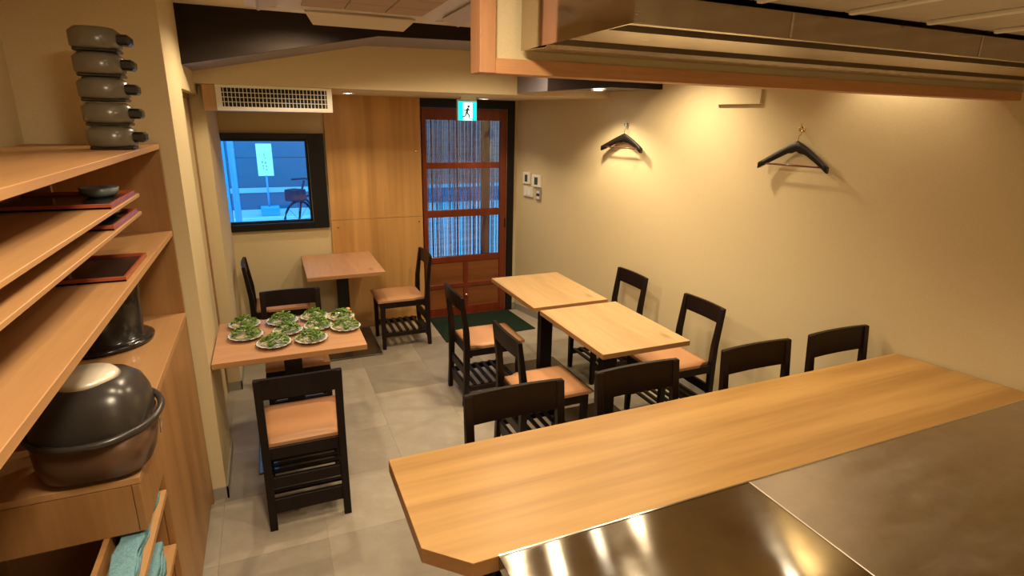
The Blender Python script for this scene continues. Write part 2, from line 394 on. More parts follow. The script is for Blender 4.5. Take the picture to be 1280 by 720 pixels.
# kitchen ceiling lamps (behind and above the camera)
def tube_lamp(loc, sx, sy, w, label, rz=0):
    t = thing('ceiling_lamp', label, 'lamp', loc, rz, 'kitchen ceiling lamps')
    part('lamp_body', M_WHITE, t, ((-sx/2-.02, -sy/2-.02, -.03), (sx/2+.02, sy/2+.02, 0)), bev=.004)
    part('diffuser', emis('lamp_diffuser', (1, .93, .8), 3.0), t, ((-sx/2, -sy/2, -.045), (sx/2, sy/2, -.031)), bev=.004)
    ld = bpy.data.lights.new('kitchen_lamp', 'AREA'); ld.shape = 'RECTANGLE'; ld.size = sx; ld.size_y = sy; ld.energy = w; ld.color = WARM2
    lo = bpy.data.objects.new('kitchen_lamp', ld); COL.objects.link(lo); lo.parent = t; lo.location = (0, 0, -.05)
tube_lamp((.12, .80, ZC), .18, .5, 22, 'long ceiling lamp over the kitchen aisle')
tube_lamp((1.2, -.95, ZC), 1.1, .22, 20, 'wide ceiling lamp at the back of the kitchen')

# exit sign
ex = thing('exit_sign', 'small green and white running man exit sign above the door', 'sign', (1.54, 4.55, 1.868))
M_EXG = emis('exit_green', (0, .62, .66), 1.3); M_EXW = emis('exit_white', (.85, 1, 1), 1.5)
part('housing', M_CREAM, ex, ((-.082, 0, 0), (.082, .03, .165)), bev=.002)
part('mounting_block', M_CREAM, ex, ((-.055, .0, .165), (.075, .035, .187)), bev=.001)
gf_ = part('green_face', M_EXG, ex, ((-.078, -.002, .004), (.078, .0, .150)))
part('white_doorway', M_EXW, gf_, ((-.036, -.004, .006), (.042, -.002, .140)))
m = MB()   # running figure
m.lathe([(0, 0), (.011, 0), (.011, .002), (0, .002)], (.008, 0, 0), 12, smooth=False)
for v in m.bm.verts: v.co = Vector((v.co.x, -.0065+v.co.z*.5, v.co.y+.112))
def limb(p, q, w):
    p = Vector((p[0], 0, p[1])); q = Vector((q[0], 0, q[1])); d = (q-p).normalized(); n_ = Vector((-d.z, 0, d.x))*w
    m.prism([p+n_+Vector((0, -.006, 0)), q+n_+Vector((0, -.006, 0)), q-n_+Vector((0, -.006, 0)), p-n_+Vector((0, -.006, 0))], (0, .0015, 0))
limb((.004, .100), (-.008, .062), .0095); limb((.0, .092), (-.026, .078), .004); limb((-.026, .078), (-.034, .092), .004)
limb((.004, .092), (.024, .080), .004); limb((-.006, .064), (.014, .045), .006); limb((.014, .045), (.010, .022), .005)
limb((-.010, .062), (-.020, .038), .006); limb((-.020, .038), (-.042, .030), .005); limb((.012, .02), (.052, .012), .003)
m.build('running_figure', mat('exit_figure_green', (0, .36, .40), .5), gf_)

# air conditioner cassette
ac = thing('air_conditioner', 'square white ceiling air conditioner cassette with open louvres', 'air conditioner', (-.02, 2.05, ZC-.062))
M_ACW = mat('ac_plastic', (.62, .55, .46), .45); M_ACG = mat('ac_intake', (.40, .29, .21), .7)
S_ = .97
part('body', M_ACW, ac, ((.04, .04, .03), (S_-.04, S_-.04, .061)))
m = MB(); c_ = .07; o_ = [(c_, 0), (S_-c_, 0), (S_, c_), (S_, S_-c_), (S_-c_, S_), (c_, S_), (0, S_-c_), (0, c_)]
m.prism([(x, y, 0) for x, y in o_], (0, 0, .032)); m.build('fascia', M_ACW, ac)
for i in range(3):
    for j in range(3):
        part('intake_panel', M_ACG, ac, ((.22+i*.178, .22+j*.178, -.007), (.22+i*.178+.172, .22+j*.178+.172, .0)), bev=.002)
def flap(a, b, mt=M_ACW):
    mm = MB(); mm.hexa([a[0], a[1], a[2], a[3]], [b[0], b[1], b[2], b[3]]); mm.build('louvre', mt, ac)
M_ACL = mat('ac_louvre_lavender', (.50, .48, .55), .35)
flap([(.24, .84, -.012), (.74, .84, -.012), (.70, .93, -.052), (.28, .93, -.052)], [(.24, .845, -.004), (.74, .845, -.004), (.70, .94, -.046), (.28, .94, -.046)])
flap([(.24, .13, -.012), (.74, .13, -.012), (.74, .05, -.045), (.24, .05, -.045)], [(.24, .125, -.004), (.74, .125, -.004), (.74, .042, -.040), (.24, .042, -.040)])
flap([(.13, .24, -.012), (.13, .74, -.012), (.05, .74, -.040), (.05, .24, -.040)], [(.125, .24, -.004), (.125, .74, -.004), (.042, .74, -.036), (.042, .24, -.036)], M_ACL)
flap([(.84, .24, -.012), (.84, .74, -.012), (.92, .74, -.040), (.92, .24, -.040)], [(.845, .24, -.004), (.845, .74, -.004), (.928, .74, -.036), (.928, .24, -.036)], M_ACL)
for (x, y) in ((.1, .1), (.87, .1), (.1, .87), (.87, .87)):
    m = MB(); m.lathe([(0, -.006), (.02, -.006), (.024, 0), (0, 0)], n=14); m.build('corner_cap', M_ACW, ac, (x, y, 0))

# ================================================================== HOOD BULKHEAD above the counter
bk = thing('counter_bulkhead', 'timber-framed bulkhead hanging over the counter behind the hood', 'bulkhead', (0, 0, 0))
ybk0, ybk1 = 1.50, 1.575; zb0 = 2.0
m = MB(); m.box((.543, ybk0, zb0), (.588, ybk1, ZC-.001), .0015); m.build('stile', M_BOARDV, bk)
m = MB(); m.hexa([(.588, ybk0+.001, zb0+.0), (wp(3.75, 0).x, ybk0+.001, zb0), (wp(3.70, 0).x-.01, ybk1-.001, zb0), (.588, ybk1-.001, zb0)], [(.588, ybk0+.001, zb0+.038), (wp(3.75, 0).x, ybk0+.001, zb0+.038), (wp(3.70, 0).x-.01, ybk1-.001, zb0+.038), (.588, ybk1-.001, zb0+.038)]); m.build('rail', M_BOARD, bk)
m = MB(); m.box((.588, ybk0+.012, zb0+.038), (2.98, ybk1-.012, ZC-.001)); m.build('infill_panel', M_WALL, bk)

hd = thing('range_hood', 'long stainless steel range hood above the steel worktop', 'hood', (0, 0, 0))
hx0, hx1, hy0, hy1, hz = .655, 3.05, .975, 1.488, 2.058
m = MB(); m.box((hx0, hy0+.0, hz), (hx0+.004, hy1, ZC-.002), 0); m.build('end_panel', M_MIRROR, hd)
m = MB(); m.box((hx0+.004, hy0, hz), (hx1, hy0+.004, hz+.052)); m.build('front_fascia', M_HOOD, hd)
m = MB(); m.box((hx0+.004, hy1-.004, hz), (hx1, hy1, ZC-.002)); m.build('back_panel', M_HOOD, hd)
# underside: gutters as stepped geometry (x-run)
def run(name, pts, mt):   # pts (y,z) open section, thickness 2 mm
    mm = MB(); q = [(y, z+.002) for y, z in reversed(pts)]
    mm.prism([(hx0+.004, y, z) for y, z in pts+q], (hx1-hx0-.006, 0, 0)); return mm.build(name, mt, hd)
run('front_lip', [(hy0+.004, hz), (hy0+.018, hz)], M_HOOD)
run('grease_channel', [(hy0+.018, hz+.0), (hy0+.024, hz+.022), (hy0+.085, hz+.022), (hy0+.09, hz)], M_HOODD)
run('underside_plate', [(hy0+.090, hz), (hy0+.255, hz-.0)], M_HOOD)
run('rear_channel', [(hy0+.255, hz), (hy0+.26, hz+.02), (hy0+.355, hz+.02), (hy0+.36, hz+.001)], M_HOODD)
run('rear_lip', [(hy0+.36, hz+.001), (hy0+.375, hz-.006), (hy0+.385, hz-.006), (hy1-.004, hz)], M_HOOD)
# slim fascia seams
for x in (1.055, 1.72, 2.4): part('fascia_seam', M_CHROME, hd, ((x, hy0-.0015, hz+.002), (x+.006, hy0, hz+.050)))
# kitchen ceiling panels above the hood front
M_KP = speck('kitchen_panel', (.50, .44, .34), (.58, .51, .40), 30, .5, .05, .001)
kc = sroot('ceiling_kitchen', 'pale ribbed panel ceiling in front of the hood', (0, 0, 0), 'ceiling')
zk = hz+.062
for i in range(9):
    x0 = hx0+.02+i*.262; m = MB()
    m.box((x0, -.6, zk), (x0+.256, hy0-.006, zk+.02), .002)
    m.build('panel', M_KP, kc)
    part('ridge', M_WHITE, kc, ((x0+.246, -.6, zk-.010), (x0+.262, hy0-.03, zk)), bev=.002)
m = MB(); m.box((hx0, -.62, zk+.02), (hx1, hy0+.0, ZC-.002)); m.build('ceiling_void_box', mat('void_dark', (.10, .08, .06), .7), kc)

# ================================================================== COUNTER and worktop
zc = .74
xr1 = wp(3.47, 0).x-.012; xr0 = wp(4.05, 0).x-.012
ct = thing('counter', 'long honey wood dining counter with a clipped left corner', 'counter', (0, 0, 0))
m = MB(); m.prism([(.293, 1.28, zc-.05), (.408, 1.172, zc-.05), (xr0, 1.172, zc-.05), (xr1, 1.735, zc-.05), (.293, 1.735, zc-.05)], (0, 0, .05), 0, 1)
o = m.build('counter_top', [M_COUNTER, M_COUNTEREDGE], ct)
bv = o.modifiers.new('bevel', 'BEVEL'); bv.width = .002; bv.segments = 2
part('support_panel', M_CAB, ct, ((.60, 1.30, 0), (xr1-.05, 1.33, zc-.05)))
m = MB(); m.tube([(.52, 1.30, .0), (.52, 1.30, zc-.05)], .022, 16).tube([(.52, 1.30, 0), (.52, 1.30, .012)], .06, 20); m.build('support_post', M_BLACK, ct)
wt = thing('steel_worktop', 'scratched stainless steel kitchen worktop behind the counter', 'worktop', (0, 0, 0))
xs0 = .480; xsm = 1.375
m = MB(); m.box((xs0, .40, zc-.038), (xsm-.0012, 1.171, zc+.001), .0015); m.build('polished_sheet', M_STEEL, wt)
m = MB(); m.box((xsm+.0012, .40, zc-.038), (xr0-.02, 1.171, zc+.002), .0015); m.build('brushed_sheet', M_STEELB, wt)
m = MB(); m.box((xs0, 1.168, zc+.0), (xr0, 1.1735, zc+.0035)); m.build('edge_strip', M_CHROME, wt)
part('cabinet_body', M_STEELB, wt, ((.52, .44, .08), (3.0, 1.16, zc-.038)))
part('plinth', M_BLACK, wt, ((.55, .48, 0), (3.0, 1.12, .08)))

# ================================================================== TABLES
def table(name_label, loc, sx, sy, mt, group, base, axis):
    t = thing('dining_table', name_label, 'table', (loc[0], loc[1], 0), 0, group)
    zt = .72
    m = MB(); m.prism([(-sx/2, -sy/2, zt-.030), (sx/2, -sy/2, zt-.030), (sx/2, sy/2, zt-.030), (-sx/2, sy/2, zt-.030)], (0, 0, .030), 0, 1)
    o = m.build('tabletop', [mt, M_EDGE], t); b_ = o.modifiers.new('bevel', 'BEVEL'); b_.width = .0025; b_.segments = 2
    part('mounting_plate', M_BLACK, t, ((-.16, -.16, zt-.036), (.16, .16, zt-.030)), bev=.001)
    part('column', M_DARKWOOD if base == 0 else M_BLACK, t, ((-.047, -.032, .02), (.047, .032, zt-.036)), bev=.002)
    bx, by = (.23, .20) if axis == 'X' else (.252, .33)
    m = MB(); m.box((-bx, -by, 0), (bx, by, .012), .003).box((-.07, -.055, .012), (.07, .055, .022), .003); m.build('base_plate', M_TBASE, t)
    return t
table('reddish wood table spread with plates of salad, beside the shelving', (.033, 3.172), .742, .598, M_PINK, 'pedestal dining tables', 1, 'X')
table('empty reddish wood table in front of the window', (.491, 4.716), .584, .76, M_PINKY, 'pedestal dining tables', 1, 'Y')
table('light oak table nearer the entrance door, of the pair by the right wall', (1.781, 3.499), .561, .761, M_OAK, 'pedestal dining tables', 0, 'Y')
table('light oak table nearer the counter, of the pair by the right wall', (1.800, 2.681), .567, .757, M_OAK, 'pedestal dining tables', 0, 'Y')

# ================================================================== CHAIRS
def chair(Wd, H, railh, label, group):
    t = thing('dining_chair', label, 'chair', (0, 0, 0), 0, group)
    w = Wd/2; pw = .034
    yt = -.235; ys = -.200; yf = -.215          # back post: foot, seat, top
    zs = .42
    for s in (-1, 1):
        x0, x1 = (s*w, s*(w-pw)); xa, xb = min(x0, x1), max(x0, x1)
        m = MB(); secs = [(0, yf, .030), (.20, ys-.004, .036), (zs, ys, .040), (zs+.12, ys-.004, .036), (H-.002, yt, .024)]
        prev = None; fs = []
        for z, y, d in secs:
            ring = [m.bm.verts.new(p) for p in ((xa, y-d/2, z), (xb, y-d/2, z), (xb, y+d/2, z), (xa, y+d/2, z))]
            if prev:
                for i in range(4): m.bm.faces.new((prev[i], prev[(i+1) % 4], ring[(i+1) % 4], ring[i]))
            else: m.bm.faces.new(ring[::-1])
            prev = ring
        m.bm.faces.new(prev); o = m.build('back_post', M_DARKWOOD, t)
        bv = o.modifiers.new('bevel', 'BEVEL'); bv.width = .002; bv.segments = 1
        m = MB(); m.hexa([(s*w-.002 if s > 0 else s*w+.002, .165, 0)]*0 or [(min(s*(w-.004), s*(w-.032)), .162, 0), (max(s*(w-.004), s*(w-.032)), .162, 0), (max(s*(w-.004), s*(w-.032)), .190, 0), (min(s*(w-.004), s*(w-.032)), .190, 0)],
               [(xa, .158, .385), (xb, .158, .385), (xb, .194, .385), (xa, .194, .385)]); m.build('front_leg', M_DARKWOOD, t)
        # side rails
        part('side_rail', M_DARKWOOD, t, ((s*w-(.026 if s > 0 else -.004), ys+.018, .11), (s*w+(-.004 if s > 0 else .026), .163, .145)), bev=.001)
    # curved top rail
    m = MB(); n = 12; yt2 = lambda x, z: (yt+(ys-yt)*(H-z)/(H-zs)) - .011*(1-(x/w)**2)
    cols = []
    for i in range(n+1):
        x = -w+.004+(2*w-.008)*i/n; col_ = []
        for z, dy in ((H-railh, -.009), (H, -.009), (H, .009), (H-railh, .009)):
            zz = z + (.002*(1-(x/w)**2) if z == H else 0)
            col_.append(m.bm.verts.new((x, yt2(x, z)+dy, zz)))
        cols.append(col_)
    for a, b in zip(cols, cols[1:]):
        for i in range(4): m.bm.faces.new((a[i], a[(i+1) % 4], b[(i+1) % 4], b[i]))
    m.bm.faces.new(cols[0]); m.bm.faces.new(cols[-1][::-1]); o = m.build('top_rail', M_DARKWOOD, t)
    # seat frame
    part('seat_frame', M_DARKWOOD, t, ((-w+.003, -.190, .355), (w-.003, -.165, .415)), ((-w+.003, .166, .365), (w-.003, .196, .415)), ((-w+.002, -.18, .365), (-w+.024, .18, .415)), ((w-.024, -.18, .365), (w-.002, .18, .415)), bev=.0015)
    # cushion, softly domed
    m = MB(); nx, ny = 8, 9; x0, x1, y0, y1 = -w+.001, w-.001, -.178, .215; g_ = {}
    for i in range(nx+1):
        for j in range(ny+1):
            u = i/nx*2-1; v = j/ny*2-1
            rx = math.copysign(abs(u)**.85, u); 
            dome = (1-abs(u)**5)*(1-abs(v)**5)
            cx_ = (x0+x1)/2+(x1-x0)/2*u; cy_ = (y0+y1)/2+(y1-y0)/2*v
            if j <= 1 and abs(u) > .75: cx_ *= .86
            g_[i, j] = m.bm.verts.new((cx_, cy_, .432+.020*dome))
    for i in range(nx):
        for j in range(ny):
            f = m.bm.faces.new((g_[i, j], g_[i+1, j], g_[i+1, j+1], g_[i, j+1])); f.smooth = True
    rim = [g_[i, 0] for i in range(nx+1)]+[g_[nx, j] for j in range(1, ny+1)]+[g_[i, ny] for i in range(nx-1, -1, -1)]+[g_[0, j] for j in range(ny-1, 0, -1)]
    low = [m.bm.verts.new((v.co.x*.99, v.co.y*.995, .413)) for v in rim]
    for i in range(len(rim)): m.bm.faces.new((rim[i], low[i], low[(i+1) % len(rim)], rim[(i+1) % len(rim)]))
    m.bm.faces.new(low[::-1]); m.build('seat_cushion', M_SEAT, t)
    # rear rails
    part('rear_rail', M_DARKWOOD, t, ((-w+.03, ys-.010, .213), (w-.03, ys+.010, .270)), bev=.001)
    part('rear_rail', M_DARKWOOD, t, ((-w+.03, ys-.012, .080), (w-.03, ys+.008, .155)), bev=.001)
    # slatted shelf below the seat
    for i in range(6):
        y = -.155+i*.058
        part('slat', M_DARKWOOD, t, ((-w+.02, y, .145), (w-.02, y+.026, .157)), bev=.001)
    return t
G1 = 'dark wood chairs around the tables'; G2 = 'dark wood chairs along the counter'
ch = chair(.372, .785, .100, 'dark wood chair with its back to the camera at the salad table', G1)
ch.location = (.040, 2.703, 0)
hi = chair(.43, .865, .125, 'dark wood chair at the left end of the counter', G2)
hi.location = (.825, 1.625, 0); hi.rotation_euler.z = PI
def put(src, x, y, rz, label):
    o = copy_tree(src); o.location = (x, y, 0); o.rotation_euler.z = rz; o['label'] = label; return o
put(ch, .063, 3.600, PI, 'dark wood chair tucked under the window side of the salad table')
put(ch, 0.0, 4.735, -PI/2, 'dark wood chair between the left wall and the empty reddish table')
put(ch, .950, 4.655, PI/2, 'dark wood chair standing against the veneer panel, beside the entrance door')
put(ch, 1.308, 3.474, -PI/2, 'dark wood chair on the aisle side of the oak table nearer the door')
put(ch, 1.348, 2.645, -PI/2, 'dark wood chair on the aisle side of the oak table nearer the counter')
put(ch, 2.256, 3.457, PI/2, 'dark wood chair by the right wall at the oak table nearer the door')
put(ch, 2.285, 2.700, PI/2, 'dark wood chair by the right wall at the oak table nearer the counter')
put(hi, 1.410, 1.625, PI, 'second dark wood chair from the left end of the counter')
put(hi, 2.098, 1.625, PI, 'third dark wood chair from the left end of the counter')
put(hi, 2.664, 1.625, PI, 'last dark wood chair at the counter, beside the right wall')

# ================================================================== DOOR MAT
m = MB(); m.prism([(1.305, 4.45, 0), (2.185, 4.49, 0), (2.15, 5.09, 0), (1.32, 5.09, 0)], (0, 0, .008))
tag(m.build('door_mat', M_MAT), 'dark green door mat on the floor inside the entrance', 'mat')

# ================================================================== PLATES OF SALAD
M_PLATE = mat('white_porcelain', (.78, .77, .72), .2); M_NAVY = mat('navy_rim', (.03, .035, .05), .25)
M_LEAF = mat('salad_leaf', (.1, .2, .03), .45)
_oi = nd(M_LEAF, 'ShaderNodeTexCoord'); _nn = noise(M_LEAF, _oi.outputs['Object'], 70, 3, .6)
lk(M_LEAF, ramp(M_LEAF, _nn, [(.28, (.03, .09, .012)), (.48, (.12, .26, .035)), (.68, (.36, .50, .11))]).outputs[0], M_LEAF.node_tree.nodes['Principled BSDF'].inputs['Base Color'])
M_RAD = mat('pale_radish', (.72, .66, .46), .5)
wob = lambda a: 1+.035*math.cos(a*14)
def plate_mesh():
    m = MB()
    m.lathe([(0, .004), (.050, .004), (.070, .012), (.088, .020), (.0885, .0225), (.085, .0225), (.068, .016), (.048, .009), (0, .008)], n=56, wob=wob)
    for f in m.bm.faces:
        c = f.calc_center_median(); r = math.hypot(c.x, c.y)
        if f.normal.z < 0 or r > .0868: f.material_index = 1
    m.lathe([(0, 0), (.044, 0), (.046, .005), (0, .005)], n=28, mi=1)
    return m
salp = [(-.200, 3.372, .98, 'salad plate at the far left corner'), (-.190, 3.185, 1.03, 'salad plate at the left edge nearer the front'),
        (.000, 3.362, 1.02, 'salad plate at the far edge left of centre'), (.022, 3.188, .93, 'salad plate squeezed in the centre'),
        (-.052, 3.020, 1.0, 'salad plate at the front edge left of centre'), (.178, 3.378, .92, 'salad plate at the far edge right of centre'),
        (.184, 3.208, .90, 'salad plate in the middle of the right-hand cluster'), (.134, 3.020, .98, 'salad plate at the front edge right of centre'),
        (.325, 3.318, .88, 'salad plate at the far right corner'), (.328, 3.140, .95, 'salad plate at the right edge nearer the front')]
pm0 = None
pm = plate_mesh()
def greens(seed):
    rnd = random.Random(seed); m = MB()
    for k in range(150):
        a = rnd.uniform(0, 2*PI); r = .070*math.sqrt(rnd.random()); 
        if -2.6 < a-2*PI < -1.9 and r > .03: continue
        if 3.5 < a < 4.4 and r > .028: continue
        z = .018+.042*(1-(r/.075)**2)*rnd.uniform(.5, 1.15)
        th = rnd.uniform(0, 2*PI); L = rnd.uniform(.018, .036); w_ = rnd.uniform(.003, .0085)
        d = Vector((math.cos(th), math.sin(th), rnd.uniform(-.35, .45))); n_ = Vector((-math.sin(th), math.cos(th), rnd.uniform(-.4, .4)))
        c = Vector((r*math.cos(a), r*math.sin(a), z)); up = Vector((0, 0, rnd.uniform(.002, .007)))
        p = [c-d*L/2, c-d*L*.15+n_*w_+up, c+d*L*.3+n_*w_*.8+up, c+d*L/2, c+d*L*.3-n_*w_*.8+up, c-d*L*.15-n_*w_+up]
        for q in p: q.z = max(q.z, .012+.10*max(0, math.hypot(q.x, q.y)-.055))
        vs_ = [m.bm.verts.new(q) for q in p]; mid = m.bm.verts.new(c+up*.2+d*L*.05)
        for i in range(6): m.bm.faces.new((vs_[i], vs_[(i+1) % 6], mid))
    return m
def radish(seed):
    rnd = random.Random(seed); m = MB()
    for k in range(34):
        a = rnd.uniform(3.5, 4.4); r = rnd.uniform(.030, .066); th = rnd.uniform(0, PI); L = rnd.uniform(.012, .026)
        c = Vector((r*math.cos(a), r*math.sin(a), rnd.uniform(.020, .030))); d = Vector((math.cos(th), math.sin(th), 0))*L/2
        m.tube([c-d, c+d], .0016, 4, caps=False)
    return m
gm = [greens(s).build('salad_leaves', M_LEAF, fix=False) for s in range(5)]; rm = [radish(s).build('shredded_radish', M_RAD, fix=False) for s in range(5)]
M_PINKG = mat('pink_garnish', (.70, .36, .25), .45)
po = pm.build('plate', [M_PLATE, M_NAVY], fix=False)
for i, (x, y, s, lab) in enumerate(salp):
    rz = random.uniform(-.5, .5)
    p = po if i == 0 else po.copy()
    if i: COL.objects.link(p)
    p.location = (x, y, .7205); p.rotation_euler.z = rz; p.scale = (s, s, 1)
    tag(p, 'white scalloped plate under the ' + lab.replace('salad plate', 'salad').replace('heaped salad', 'salad'), 'plate', 'scalloped plates on the reddish table')
    t = thing('green_salad', 'leafy green salad on the ' + lab.replace('salad plate', 'plate'), 'salad', (x, y, .7215), rz, 'leafy salads on plates')
    g_ = gm[i] if i < 5 else gm[i-5].copy(); r_ = rm[i] if i < 5 else rm[i-5].copy()
    if i >= 5: COL.objects.link(g_); COL.objects.link(r_)
    g_.parent = t; g_['kind'] = 'stuff'; r_.parent = t; r_['kind'] = 'stuff'; g_.scale = (s, s, 1.05); r_.scale = (s, s, 1)
    g_.rotation_euler.z = 0
    if i in (6, 7, 8, 9):
        m = MB(); m.lathe([(0, 0), (.011, .001), (.015, .008), (.010, .016), (0, .019)], n=12); m.build('garnish', M_PINKG if i > 7 else M_RAD, t, (.035, .045, .040))

# ================================================================== HANGERS and HOOKS
M_HANG = mat('black_hanger', (.012, .008, .006), .38, 0, .35)
def hanger(s, z, zlow, half, lean, label, woodbar, hooklab, metal):
    # hook on the wall
    hk = thing('coat_hook', hooklab, 'hook', wp(s, z, 0), math.atan2(NW.y, NW.x), 'coat hooks on the right wall')
    m = MB(); m.lathe([(0, 0), (.013, 0), (.013, .004), (0, .005)], n=14); m.build('back_plate', metal, hk, (0.0, 0, 0), (0, PI/2, 0))
    m = MB(); m.tube([(.003, 0, 0), (.018, 0, -.008), (.032, 0, -.006), (.038, 0, .010)], .0035, 8).tube([(.003, 0, .006), (.018, 0, .022), (.026, 0, .030)], .003, 8)
    m.build('prong', metal, hk)
    # hanger
    h = thing('coat_hanger', label, 'hanger', wp(s, z-.003, .030), math.atan2(DW.y, DW.x), 'coat hangers on the right wall')
    drop = z-.003-zlow
    m = MB(); zt = -.060
    sec = []
    n = 16
    for i in range(n+1):
        u = i/n*2-1; a = abs(u)
        zz = zt - (drop+zt-.012)*(a**1.15) ; 
        th = .050-.014*a if a > .15 else .058
        sec.append((u*half, zz, th, .012-.004*(1-a)))
    rings = []
    for i, (x, zz, th, d) in enumerate(sec):
        bow = -.028*(abs(x)/half)**2   # shoulders sweep forward
        rings.append([m.bm.verts.new((x, bow+q*d, zz+r_)) for q, r_ in ((-1, -th), (1, -th), (1, -.003), (.5, 0), (-.5, 0), (-1, -.003))])
    for a, b in zip(rings, rings[1:]):
        for i in range(6): m.bm.faces.new((a[i], a[(i+1) % 6], b[(i+1) % 6], b[i])).smooth = True
    m.bm.faces.new(rings[0]); m.bm.faces.new(rings[-1][::-1]); m.build('shoulder_bar', M_HANG, h)
    m = MB(); zb = -drop+.0
    m.tube([(-half*.93, -.024, zb+.006), (half*.93, -.024, zb+.006)], .0055, 10); m.build('trouser_bar', woodbar, h)
    m = MB(); pts = [(0, 0, zt-.01), (0, 0, zt+.022)]
    for k in range(0, 11):
        a = -PI/2+.2+(PI*1.15)*k/10; pts.append((.0+.016*math.cos(a)*1.0-.006+.006, 0, -.014+.018*math.sin(a)))
    m.tube(pts, .0022, 8); m.build('hook_wire', M_CHROME if metal is M_CHROME else M_BRASS, h)
    h.rotation_euler = (lean, 0, math.atan2(DW.y, DW.x))
    return h
M_BARR = wood('red_brown_bar', (.16, .05, .03), (.10, .03, .02), 'X', 10, 60, .3)
hanger(1.425, 1.863, 1.690, .205, 0, 'black wooden coat hanger nearer the door', M_BARR, 'small silver hook holding the hanger nearer the door', M_CHROME)
hanger(2.775, 1.860, 1.655, .205, 0, 'black wooden coat hanger nearer the counter', M_BARR, 'small brass hook holding the hanger nearer the counter', M_BRASS)

# wall controls
M_LCD = mat('lcd_green', (.06, .075, .02), .25)
def ctrl(name, s0, s1, z0, z1, mt, label, cat, grp=None):
    t = thing(name, label, cat, wp((s0+s1)/2, (z0+z1)/2, 0), math.atan2(NW.y, NW.x), grp)
    w_, h_ = (s1-s0)/2, (z1-z0)/2
    b0 = part('body', mt, t, ((0, -w_, -h_), (.018, w_, h_)), bev=.002); return b0, w_, h_
for s0, s1, z0, z1, lab in ((.125, .235, 1.302, 1.408, 'white wall thermostat nearest the door frame'), (.268, .400, 1.287, 1.398, 'white wall thermostat on the right of the pair')):
    t, w_, h_ = ctrl('thermostat', s0, s1, z0, z1, M_WHITE, lab, 'thermostat', 'wall thermostats')
    part('display', M_LCD, t, ((.0175, -w_*.38, -h_*.62), (.0195, w_*.38, h_*.62)))
t, w_, h_ = ctrl('light_switch', .138, .285, 1.185, 1.277, M_CREAM, 'cream light switch plate under the left thermostat', 'switch')
part('rocker', M_WHITE, t, ((.018, -w_*.6, -h_*.7), (.022, -.004, h_*.7)), bev=.001); part('rocker', M_WHITE, t, ((.018, .004, -h_*.7), (.022, w_*.6, h_*.7)), bev=.001)
t, w_, h_ = ctrl('dimmer_switch', .335, .405, 1.170, 1.270, M_GREY, 'small grey switch plate under the right thermostat', 'switch')
part('button', M_CREAM, t, ((.018, -w_*.6, .012), (.021, w_*.6, h_*.75)), bev=.001); part('button', M_BLACK, t, ((.018, -w_*.5, -h_*.2), (.021, w_*.5, .008)), bev=.001)
part('button', M_CREAM, t, ((.018, -w_*.6, -h_*.8), (.021, w_*.6, -h_*.3)), bev=.001)
# small boxed bulkhead high on right wall
m = MB(); wbox(m, 2.20, 2.50, 2.0, 2.39, .001, .022); struct(m.build('trim_4', M_WALL), 'small beige boxed projection high on the right wall', 'box')

# ================================================================== LEFT SHELVING UNIT
cb = thing('shelving_unit', 'tall veneer shelving unit with open shelves at the left wall', 'shelving', (0, 0, 0))
xf = -.404; xb = -.858; ye = 2.82; yn = .7
part('end_panel', M_CAB, cb, ((xb, ye-.025, 0), (xf, ye, 1.738)), bev=.001)
part('back_panel', M_CAB, cb, ((xb, yn, .05), (xb+.012, ye-.025, 1.738)))
def shelf(z, y1=ye-.026, y0=yn, x1=xf, th=.024, name='shelf', mt=M_SHELF): return part(name, mt, cb, ((xb+.012, y0, z-th), (x1, y1, z)), bev=.0015)
shelf(1.758, ye, th=.020, name='top_board'); shelf(1.395); shelf(1.020, y0=1.93, x1=xf+.004)
shelf(1.555, 2.30, x1=xf-.01, th=.012); shelf(1.615, 2.31, x1=xf-.01, th=.012)
part('partition', M_CAB, cb, ((xb+.012, 2.312, 1.396), (-.66, 2.330, 1.737)))
# lower cupboard
part('cupboard_door', M_CAB, cb, ((xf-.02, 1.905, .06), (xf, ye-.026, .985)), bev=.0015)
part('drawer_front', M_CAB, cb, ((xf-.02, 1.62, .755), (xf, 1.900, .903)), bev=.0015)
part('drawer_side', M_CAB, cb, ((xb+.02, 1.62, .755), (xf-.021, 1.635, .903)))
part('partition', M_CAB, cb, ((xb+.012, 1.892, .06), (xf-.021, 1.91, .985)))
for z in (.703, .490, .26): part('narrow_shelf', M_SHELF, cb, ((-.495, yn, z-.022), (xf+.002, 1.890, z)), bev=.0015)
part('inner_panel', M_CAB, cb, ((-.510, yn, .06), (-.496, 1.890, .754)))
part('toe_kick', M_BLACK, cb, ((xb+.012, yn, 0), (xf-.035, ye-.026, .055)))
part('near_end_panel', M_CAB, cb, ((xb, yn-.02, 0), (xf, yn, 1.738)))

# stacked smoky boxes on top board
M_SMOKE = mat('smoky_plastic', (.14, .12, .085), .25); M_LID = mat('black_plastic', (.014, .015, .013), .25)
for i in range(5):
    z = 1.7585+i*.0785
    t = thing('storage_box', ['lowest', 'second', 'third', 'fourth', 'topmost'][i]+' smoky box in the stack on top of the shelving', 'box', (-.485, 2.42, z), 0, 'stacked smoky boxes')
    m = MB(); m.lathe([(0, .010), (.068, .010), (.074, .018), (.074, .062), (.058, .076), (0, .077)], n=24); m.build('canister', M_SMOKE, t)
    part('clip_lid', M_LID, t, ((.050, -.035, .024), (.104, .035, .058)), bev=.008)
    part('foot_tray', M_LID, t, ((-.06, -.05, 0), (.066, .05, .011)), bev=.003)
